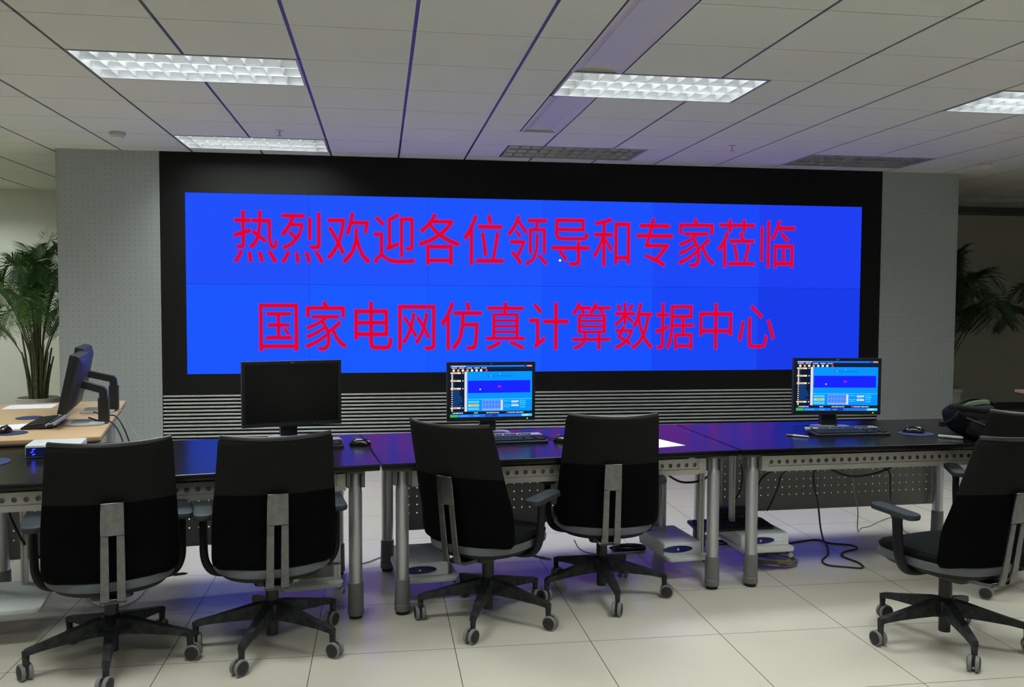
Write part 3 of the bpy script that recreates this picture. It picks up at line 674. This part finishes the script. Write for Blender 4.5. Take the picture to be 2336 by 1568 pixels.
# ------------------------------------------------------------------ chairs
def chair_proto():
    t = thing('office_chair', '', 'office chair', (0, 0, 0), 0, 'black swivel chairs at the control desks')
    # back surface: u across, v up; faces +Y
    def bp(u, v, th):
        z = .400+.560*v
        yb = -.235-.10*v-.018*(1-(2*v-1)**2)
        lum = .018*math.exp(-((v-.28)/.16)**2)
        hw = .250-.008*v-.022*max(0, v-.35)/.65
        if v > .965: hw *= 1-.05*((v-.965)/.035)**2
        if v < .10: hw *= .90+.10*sqrt(max(0, 1-((.10-v)/.10)**2))
        y = yb+lum+.075*(abs(u)**2.2)-.055*max(0, (v-.5)/.5)**1.4
        zz = z+.006*u*u*(1 if v > .9 else 0)-.03*(1-abs(u)**2)*max(0, .25-v)
        return (u*hw, y+th, zz)
    def shell(v0, v1, nv, th, sm):
        rings = []; nu = 20; us = [-1+2*k/nu for k in range(nu+1)]
        for j in range(nv+1):
            v = v0+(v1-v0)*j/nv; e = 1.0
            if sm and v > v1-.22: e = 1-.58*((v-v1+.22)/.22)
            if j == 0 or (j == nv and not sm): e = .35
            rings.append([bp(u, v, -th/2*e*(1-.75*abs(u)**8)) for u in us]+[bp(u, v, th/2*e*(1-.75*abs(u)**8)) for u in reversed(us)])
        b = MB(); b.loft(rings); return b
    o = shell(.56, 1.0, 14, .022, 0).build('upper_backrest', M['mesh'], t, ang=60); tag(o, 'dark grey mesh upper back')
    o = shell(0, .575, 16, .05, 1).build('lower_backrest', M['fabric'], t, ang=60); tag(o, 'black padded lower back')
    b = MB(); b.tube([bp(u, .997, 0) for u in [-1+2*k/24 for k in range(25)]], .0095, 8); b.build('top_trim', M['black'], t)
    # seat, plan outline with a strongly rounded rear
    def outline(ins, z, drop=0):
        pts = []
        for k in range(40):
            a = 2*pi*k/40; ca, sa = cos(a), sin(a); p = 3.2 if sa > 0 else 2.5
            x = abs(ca)**(2/p)*(1 if ca > 0 else -1); y = abs(sa)**(2/p)*(1 if sa > 0 else -1)
            hx = .245-ins; hy = (.245 if sa > 0 else .262)-ins
            pts.append((x*hx, .0+y*hy, z-drop*max(0, y)**3*.02+.004*x*x))
        return pts
    b = MB(); b.loft([outline(.012, .400), outline(.002, .408), outline(.0, .425, 1), outline(.012, .440, 1), outline(.05, .450, 1), outline(.14, .447, 0)]); b.build('seat_cushion', M['cushion'], t)
    b = MB(); b.loft([outline(.012, .366, 1), outline(.001, .372, 1), outline(-.002, .390, 1), outline(.0, .404, 1), outline(.012, .410, 1)]); tag(b.build('seat_band', M['band'], t), 'grey band around the seat edge')
    b = MB(); b.loft([outline(.10, .338), outline(.03, .345), outline(.012, .366, 1), outline(.02, .370, 1)]); b.build('seat_shell', M['shell'], t)
    # spine
    b = MB()
    def path(k):
        if k < 5:
            p = bp(0, .60, -.034); q = (0, .15, .37, .70, .94)[k]; return (p[1]+(-.303-p[1])*q, p[2]+(.385-p[2])*q)
        return [(-.300, .375), (-.292, .342), (-.262, .330), (-.17, .322), (-.05, .318)][k-5]
    def rail(i0, i1, xa, xb, th=.012):
        rings = []
        for k in range(i0, i1+1):
            y, z = path(k); y1, z1 = path(min(k+1, 9)); y0, z0 = path(max(k-1, 0)); d = V((0, y1-y0, z1-z0)).normalized(); n = V((0, d.z, -d.y))
            q = k/9; x0, x1 = xa(q), xb(q); c = V((0, y, z)); e = n*(th/2)
            rings.append([tuple(c-e+V((x0, 0, 0))), tuple(c-e+V((x1, 0, 0))), tuple(c+e+V((x1, 0, 0))), tuple(c+e+V((x0, 0, 0)))])
        b.loft(rings)
    w_ = lambda q: .041+.008*q
    rail(0, 2, lambda q: -w_(q), w_)
    rail(2, 7, lambda q: -w_(q), lambda q: -.013); rail(2, 7, lambda q: .013, w_)
    rail(7, 9, lambda q: -w_(q), w_, .018)
    o = b.build('spine', M['chrome'], t, ang=25); md = o.modifiers.new('bevel', 'BEVEL'); md.width = .0025; md.segments = 2; md.limit_method = 'ANGLE'; tag(o, 'polished metal back support with a long slot')
    # mechanism and column
    b = MB(); b.rbox(0, -.03, .16, .22, .300, .342, .03, .006); b.build('tilt_mechanism', M['black'], t)
    b = MB(); b.tube(crv([(.07, .04, .322), (.16, .05, .318), (.24, .06, .312)]), .005, 8); b.tube([(.235, .06, .312), (.25, .062, .311), (.29, .068, .308), (.305, .07, .307)], [.005, .012, .011, .004], 8, asp=.5); b.build('height_lever', M['black'], t)
    b = MB(); b.cyl((0, 0, .19), (0, 0, .30), .028, seg=20); b.cyl((0, 0, .295), (0, 0, .312), .015, seg=14, mi=1); b.lathe([(.036, .115), (.044, .125), (.044, .185), (.030, .20)], 20); b.cyl((0, 0, .045), (0, 0, .12), .025, seg=18)
    b.build('gas_column', [M['black'], M['white']], t)
    # arms
    for s in (-1, 1):
        b = MB(); pts = crv([(s*.10, .0, .335), (s*.18, .0, .335), (s*.245, .0, .350), (s*.274, .005, .400), (s*.279, .012, .48), (s*.279, .018, .555), (s*.279, .02, .588)], 5)
        n = len(pts); b.tube(pts, [.017 if k < n*.8 else .017+.016*((k-n*.8)/(n*.2))**2 for k in range(n)], 12, up=(0, 1, 0), asp=1.5)
        o = b.build('armrest', M['arm'], t)
        b = MB(); b.rbox(0, 0, .078, .235, -.014, .012, .032, .008, T=Mx.Translation((s*.280, .03, .602)) @ Mx.Rotation(radians(3), 4, 'X')); b.build('arm_pad', M['pad'], o)
    # five legs with twin casters
    for k in range(5):
        a = 2*pi*k/5; T = Mx.Rotation(a, 4, 'Z'); b = MB(); rings = []
        for x, hw, z0, z1 in ((.03, .026, .118, .190), (.08, .026, .122, .182), (.16, .022, .118, .162), (.25, .018, .112, .140), (.305, .016, .104, .128), (.322, .016, .100, .122)):
            rings.append([(x, -hw, z0), (x, hw, z0), (x, hw*.8, z1), (x, -hw*.8, z1)])
        b.loft(rings, 0, T); b.cyl((.318, 0, .118), (.318, 0, .060), .0145, .012, 12, 0, T)
        o = b.build('base_leg', M['base'], t, ang=40)
        b = MB(); sw = radians(40*k+20+13*(k % 2)); Tc = T @ Mx.Translation((.318, 0, 0)) @ Mx.Rotation(sw, 4, 'Z') @ Mx.Translation((-.012, 0, .0335))
        for s in (-1, 1):
            q = Tc @ Mx.Rotation(-s*pi/2, 4, 'X')
            b.lathe([(.022, .006), (.0325, .007), (.0335, .010), (.0335, .019), (.0315, .0215), (.028, .022)], 24, 0, T=q); b.lathe([(.0285, .0205), (.0275, .0235), (.018, .0255), (.002, .026)], 24, 1, T=q, caps=True)
        b.box(-.012, .02, -.007, .007, -.012, .030, 1, Tc); b.lathe([(.011, .022), (.011, .034)], 12, 1, T=T @ Mx.Translation((.318, 0, .0335)))
        b.build('caster', [M['rim'], M['caster']], o)
    return t
CH = chair_proto()
CHAIRS = [(-.672, -1.150, 17.5, 'black swivel chair nearest the left edge, below the wooden desk'),
          (-.037, -1.059, 11, 'black swivel chair in front of the switched-off monitor'),
          (.932, -.864, -40, 'black swivel chair turned sideways in front of middle keyboard'),
          (1.551, -.604, -6, 'black swivel chair left of the white sheet of paper'),
          (2.905, -1.426, 15, 'black swivel chair turned left at the near right, beside open floor'),
          (3.74, -.78, -22, 'black swivel chair mostly hidden behind the near right chair and backpack')]
BROT = [66, 38.7, 35.2, 53.7, 39.5, 70]
cc = [CH]+[None]*5
for k in range(1, 6): cc[k] = copy_tree(CH)
for k, (x, y, rz, lab) in enumerate(CHAIRS):
    c = cc[k]; c.location = (x, y, 0); c.rotation_euler = (0, 0, radians(rz)); c['label'] = lab
    for ch in c.children:
        if ch.name.startswith('base_leg'): ch.rotation_euler = (0, 0, radians(BROT[k]-rz))

# ------------------------------------------------------------------ wooden side desks
def wood_desk(loc, rz, label, w=.78, d=1.78, mirror=1):
    t = thing('wooden_desk', label, 'desk', loc, rz, 'beech topped side desks')
    b = MB(); x0, x1 = (-w, 0) if mirror > 0 else (0, w)
    b.rbox((x0+x1)/2, d/2, w, d, .753, .775, .03, .002); b.build('tabletop', M['wood'], t)
    b = MB(); b.rbox((x0+x1)/2, d/2, w-.004, d-.004, .7425, .7528, .03, .002); b.build('edge_board', M['woodedge'], t)
    for lx in (x0+.1, x1-.1):
        for ly in (.18, d-.1):
            b = MB(); leg(b, lx, ly, .743); b.build('leg', [M['alu'], M['sleeve'], M['foot']], t)
    return t
WA = radians(11.2)
wd = wood_desk((-1.03, -.06, 0), WA, 'pale wooden desk at far left with two monitors seen from the side')
WT = .775
def wl(x, y, z=WT):
    c, s = cos(WA), sin(WA); return V((-1.03+x*c-y*s, -.06+x*s+y*c, z))
wood_desk((5.46, -.02, 0), radians(-8), 'wooden desk whose corner shows at the right edge', mirror=-1)
rz4 = WA-pi/2
monitor('nearer of two monitors seen side-on on the wooden desk', wl(-.145, .56), rz4, .48, .33, .248, False, radians(-12), fw=.03)
monitor('farther monitor seen side-on on the wooden desk, behind its twin', wl(-.14, 1.16), rz4, .48, .33, .262, False, radians(-11), fw=.075)
keyboard('dark keyboard seen end-on on the wooden desk', wl(-.345, .60), rz4+radians(-3), .44, .165)
sheet('white paper lying at the far end of the wooden desk', wl(-.575, 1.57), WA+radians(-3), WT, .30, .24)
sheet('white paper under the mouse at the near left of the wooden desk', wl(-.52, .53), WA+radians(20), WT, .30, .21)
mousepad('dark blue mouse pad behind the keyboard on the wooden desk', wl(-.48, .93), .075, .085, WT)
mousepad('dark blue mouse pad beside white paper at the near end of wooden desk', wl(-.48, .27), .10, .085, WT+.001)
mouse('black mouse with a red glow on the wooden desk', wl(-.495, .28, WT+.001+PADT), rz4+radians(80), True)

# ------------------------------------------------------------------ palms
def palm(label, loc, H, n, seed, leaf, spread=1.0, stems=9, rpot=.2, lean=0.0):
    rnd = random.Random(seed); t = thing('potted_palm', label, 'potted palm', loc, 0, 'potted palms')
    b = MB(); b.lathe([(rpot*.70, 0), (rpot*.74, .01), (rpot*.92, .36), (rpot*.95, .44), (rpot*1.02, .45), (rpot*1.02, .495), (rpot*.96, .50), (rpot*.92, .47), (.01, .455)], 32); b.build('pot', M['pot'], t)
    b = MB(); b.lathe([(rpot*.925, .45), (rpot*.5, .468), (.005, .47)], 24); b.build('soil', M['soil'], t)
    for i in range(stems):
        a = 2*pi*i/stems+rnd.uniform(-.3, .3); r = rnd.uniform(.02, .09); hh = rnd.uniform(.35, .75)
        b = MB(); b.tube(crv([(r*cos(a), r*sin(a), .46), (r*1.3*cos(a), r*1.3*sin(a), .46+hh*.5), (r*1.9*cos(a), r*1.9*sin(a), .46+hh)], 4), [.013-.0007*k for k in range(9)], 7); b.build('cane', M['stem'], t)
    for i in range(n):
        a = 2*pi*i/n*2.618*1.0+rnd.uniform(-.25, .25); q = (i+.5)/n
        up = (H-.46)*(.98-.45*q+rnd.uniform(-.04, .04)); out = spread*(.16+.52*q+rnd.uniform(-.05, .08))
        base = V((.05*cos(a), .05*sin(a), .48)); ca, sa = cos(a), sin(a)
        P = crv([base, V((ca*out*.16, sa*out*.16, .46+up*.45)), V((ca*out*.45, sa*out*.45, .46+up*.82)), V((ca*out*.80, sa*out*.80, .46+up*.98)), V((ca*out*1.15, sa*out*1.15, .46+up*(.92-.25*q)))], 10)
        b = MB(); b.tube(P, [.007*(1-.8*k/len(P)) for k in range(len(P))], 5, 1)
        N = len(P)
        for k in range(int(int(N*.36)*1.6), int((N-1)*1.6)):
            f = k/1.6
            if f < N*.36 or f >= N-1: continue
            i0 = int(f); p = P[i0].lerp(P[min(i0+1, N-1)], f-i0); d = (P[min(i0+1, N-1)]-P[max(i0-1, 0)]).normalized()
            side = d.cross(V((0, 0, 1))); side = side.normalized() if side.length > 1e-4 else V((-sa, ca, 0)); nrm = side.cross(d)
            g = (f/N-.36)/.64; ln = (.10+.24*sin(pi*min(1, .12+g*.88))**.8)*(1-.35*g)*rnd.uniform(.85, 1.1)
            for s in (-1, 1):
                dr = (side*s*.72+d*.74+nrm*.22).normalized(); m1 = p+dr*ln*.5+V((0, 0, -.02*ln)); e = p+dr*ln+V((0, 0, -.24*ln)); wv = d*.0058+nrm*.003*s
                b.add([p-wv*.5, p+wv*.5, m1+wv, m1-wv, e], [(0, 1, 2, 3), (3, 2, 4)], 0)
        b.build('frond', [leaf, M['stem']], t)
    return t
palm('green potted palm beside the left grey panel', (-3.02, 4.6, 0), 2.12, 30, 3, M['leaf'], .85, 16, .2)
palm('dim potted palm half hidden behind the right grey panel', (7.05, 4.6, 0), 2.12, 44, 5, M['leafshade'], 1.25, 10, .2)
palm('dim palm reaching in from the right edge of the photo', (8.95, 4.9, 0), 2.2, 36, 8, M['leafshade'], 1.3, 8, .2)
palm('palm whose lowest fronds peek in at the far left edge', (-4.25, 4.75, 0), 1.25, 18, 11, M['leaf'], .98, 7, .2)

# ------------------------------------------------------------------ cables
def cable(label, pts, r, m='cable', name='cable', n=8):
    b = MB(); b.tube([V((p.x, p.y, max(p.z, r+.0006))) for p in crv(pts, n)], r, 7); o = b.build(name, M[m], ang=80); return tag(o, label, 'cable', 'cables under the desks')
def hang(Y, *px): return [atY(x, y, Y) for x, y in px]
def lie(z, *px): return [atZ(x, y, z) for x, y in px]
zf = .0056
cable('black cable hanging from right desk tray and looping on the floor', [V((2.835, -.50, .61))]+hang(-.42, (1858, 1075), (1858, 1110))+hang(-.36, (1866, 1150))+hang(-.25, (1872, 1205))+lie(zf, (1880, 1236), (1890, 1262), (1876, 1280), (1890, 1290), (1930, 1294), (1968, 1296), (1958, 1284), (1922, 1270), (1925, 1260), (1955, 1252), (1940, 1244), (1895, 1240), (1860, 1232), (1800, 1240)), .0052)
cable('thick black cable sagging below the right desk tray', [V((2.86, -.49, .61))]+hang(-.46, (1890, 1068), (1925, 1084), (1960, 1087), (2005, 1078), (2040, 1062))+[V((3.24, -.46, .615))], .0058)
cable('thin pale cable drooping to the floor under the right desk', hang(-.44, (1890, 1058), (1915, 1075), (1940, 1078))+hang(-.30, (1950, 1125), (1957, 1165))+lie(zf, (1958, 1212), (1985, 1200), (2020, 1184), (2046, 1180), (2056, 1195), (2064, 1212), (2080, 1220)), .0032, 'cablegrey')
cable('black cable hanging straight down near the right end of the desk', [V((3.12, -.47, .615))]+hang(-.42, (2027, 1075), (2031, 1110))+hang(-.30, (2032, 1145))+lie(zf, (2038, 1158), (2052, 1168), (2075, 1172)), .0045)
cable('black cable slanting from the tray to the right shelf computer', [V((2.615, -.52, .612))]+hang(-.40, (1782, 1085), (1775, 1112))+hang(-.30, (1762, 1142), (1750, 1166)), .005)
cable('short black cable slanting behind the right desk leg', [V((2.56, -.52, .612))]+hang(-.40, (1755, 1078), (1738, 1092), (1728, 1110)), .005)
cable('black cable drooping between the fourth chair and the desk leg', hang(-.40, (1508, 1068), (1525, 1085), (1550, 1099), (1575, 1101), (1600, 1096), (1622, 1082)), .006)
cable('black cable down the back of the right shelf hanger', hang(-.10, (1690, 1060), (1694, 1085), (1688, 1120), (1670, 1150), (1655, 1168)), .005)
cable('black cable along the edge of the left desk beside the leg', hang(-.62, (18, 1150), (24, 1180), (50, 1232))+hang(-.5, (75, 1262), (95, 1274))+lie(zf, (150, 1296), (200, 1300)), .006)
cable('thin pale cable looping on the floor below the first chair', lie(zf, (190, 1342), (205, 1372), (235, 1386), (280, 1384), (315, 1366), (343, 1332)), .0024, 'cablegrey')
cable('thin dark cable on the floor behind the turned chair', lie(zf, (1310, 1232), (1322, 1252), (1345, 1262), (1385, 1266)), .0026)
cable('grey cable on the floor between the first two desk legs', lie(zf, (795, 1290), (835, 1284), (868, 1272), (900, 1268)), .004, 'cablegrey')
def coil(label, c, rx, ry, turns, m, r, seed, extra=None):
    rnd = random.Random(seed); pts = []
    for k in range(turns*10):
        a = 2*pi*k/10; j = 1+rnd.uniform(-.18, .18); pts.append(V((c[0]+rx*j*cos(a), c[1]+ry*j*sin(a), r+.002+.0055*(k//10)+rnd.uniform(0, .004))))
    t = thing('cable_coil', label, 'cable', (c[0], c[1], 0)); b = MB(); b.tube([p-V((c[0], c[1], 0)) for p in crv(pts, 4)], r, 6); b.build('winding', M[m], t, ang=80)
    if extra:
        b = MB(); b.tube(crv([V((-.02, -ry*1.02, .035)), V((.03, -ry*.98, .04)), V((.075, -ry*.7, .036))], 6), .007, 7); tag(b.build('tie', M['yellow'], t), 'yellow end of the coil')
c1 = atZ(1768, 1296, 0); coil('tangle of grey cables with a yellow end on the floor by the desk leg', (c1.x+.02, c1.y+.08), .13, .10, 6, 'sleeve', .0042, 4, True)
c2 = atZ(1432, 1256, 0); coil('tied bundle of black cable on the floor behind the fourth chair', (c2.x, c2.y), .10, .045, 4, 'cable', .0045, 6)
c3 = atZ(1655, 1240, 0); coil('dark cable heap on the floor between the two right desk legs', (c3.x, c3.y+.05), .12, .09, 4, 'cable', .005, 9)
# wires behind the side-on monitors
for k, (lab, dx, dy, end) in enumerate((('black monitor cable curving over the wooden desk edge, nearest', 0, 0, (.20, -.12)), ('black monitor cable curving over the wooden desk edge, middle', .0, .28, (.22, .05)), ('thin grey cable arching widest over the wooden desk edge', .0, .62, (.50, -.30)))):
    p0 = wl(-.12, .60+dy, WT+.03); p1 = wl(-.05, .55+dy, WT+.012); p2 = wl(.012, .52+dy, WT+.006); p3 = wl(.07, .47+dy, WT-.09); p4 = wl(.07+end[0]*.3, .40+dy+end[1]*.5, WT-.30)
    cable(lab, [p0, p1, p2, p3, p4], .0045 if k < 2 else .003, 'cable' if k < 2 else 'cablegrey')
cable('keyboard cord curling on the middle desk by the lit monitor', [V((1.16, -.165, TOP+.012)), V((1.20, -.06, TOP+.006)), V((1.29, -.03, TOP+.005)), V((1.33, -.09, TOP+.005)), V((1.36, -.20, TOP+.005)), V((1.395, -.27, TOP+.012))], .0026)
cable('cord draped below the right lit monitor', [V((3.17, .06, TOP+.10)), V((3.12, -.075, TOP+.03)), V((3.02, -.06, TOP+.022)), V((2.93, .0, TOP+.02)), V((2.90, .03, TOP+.006))], .003)
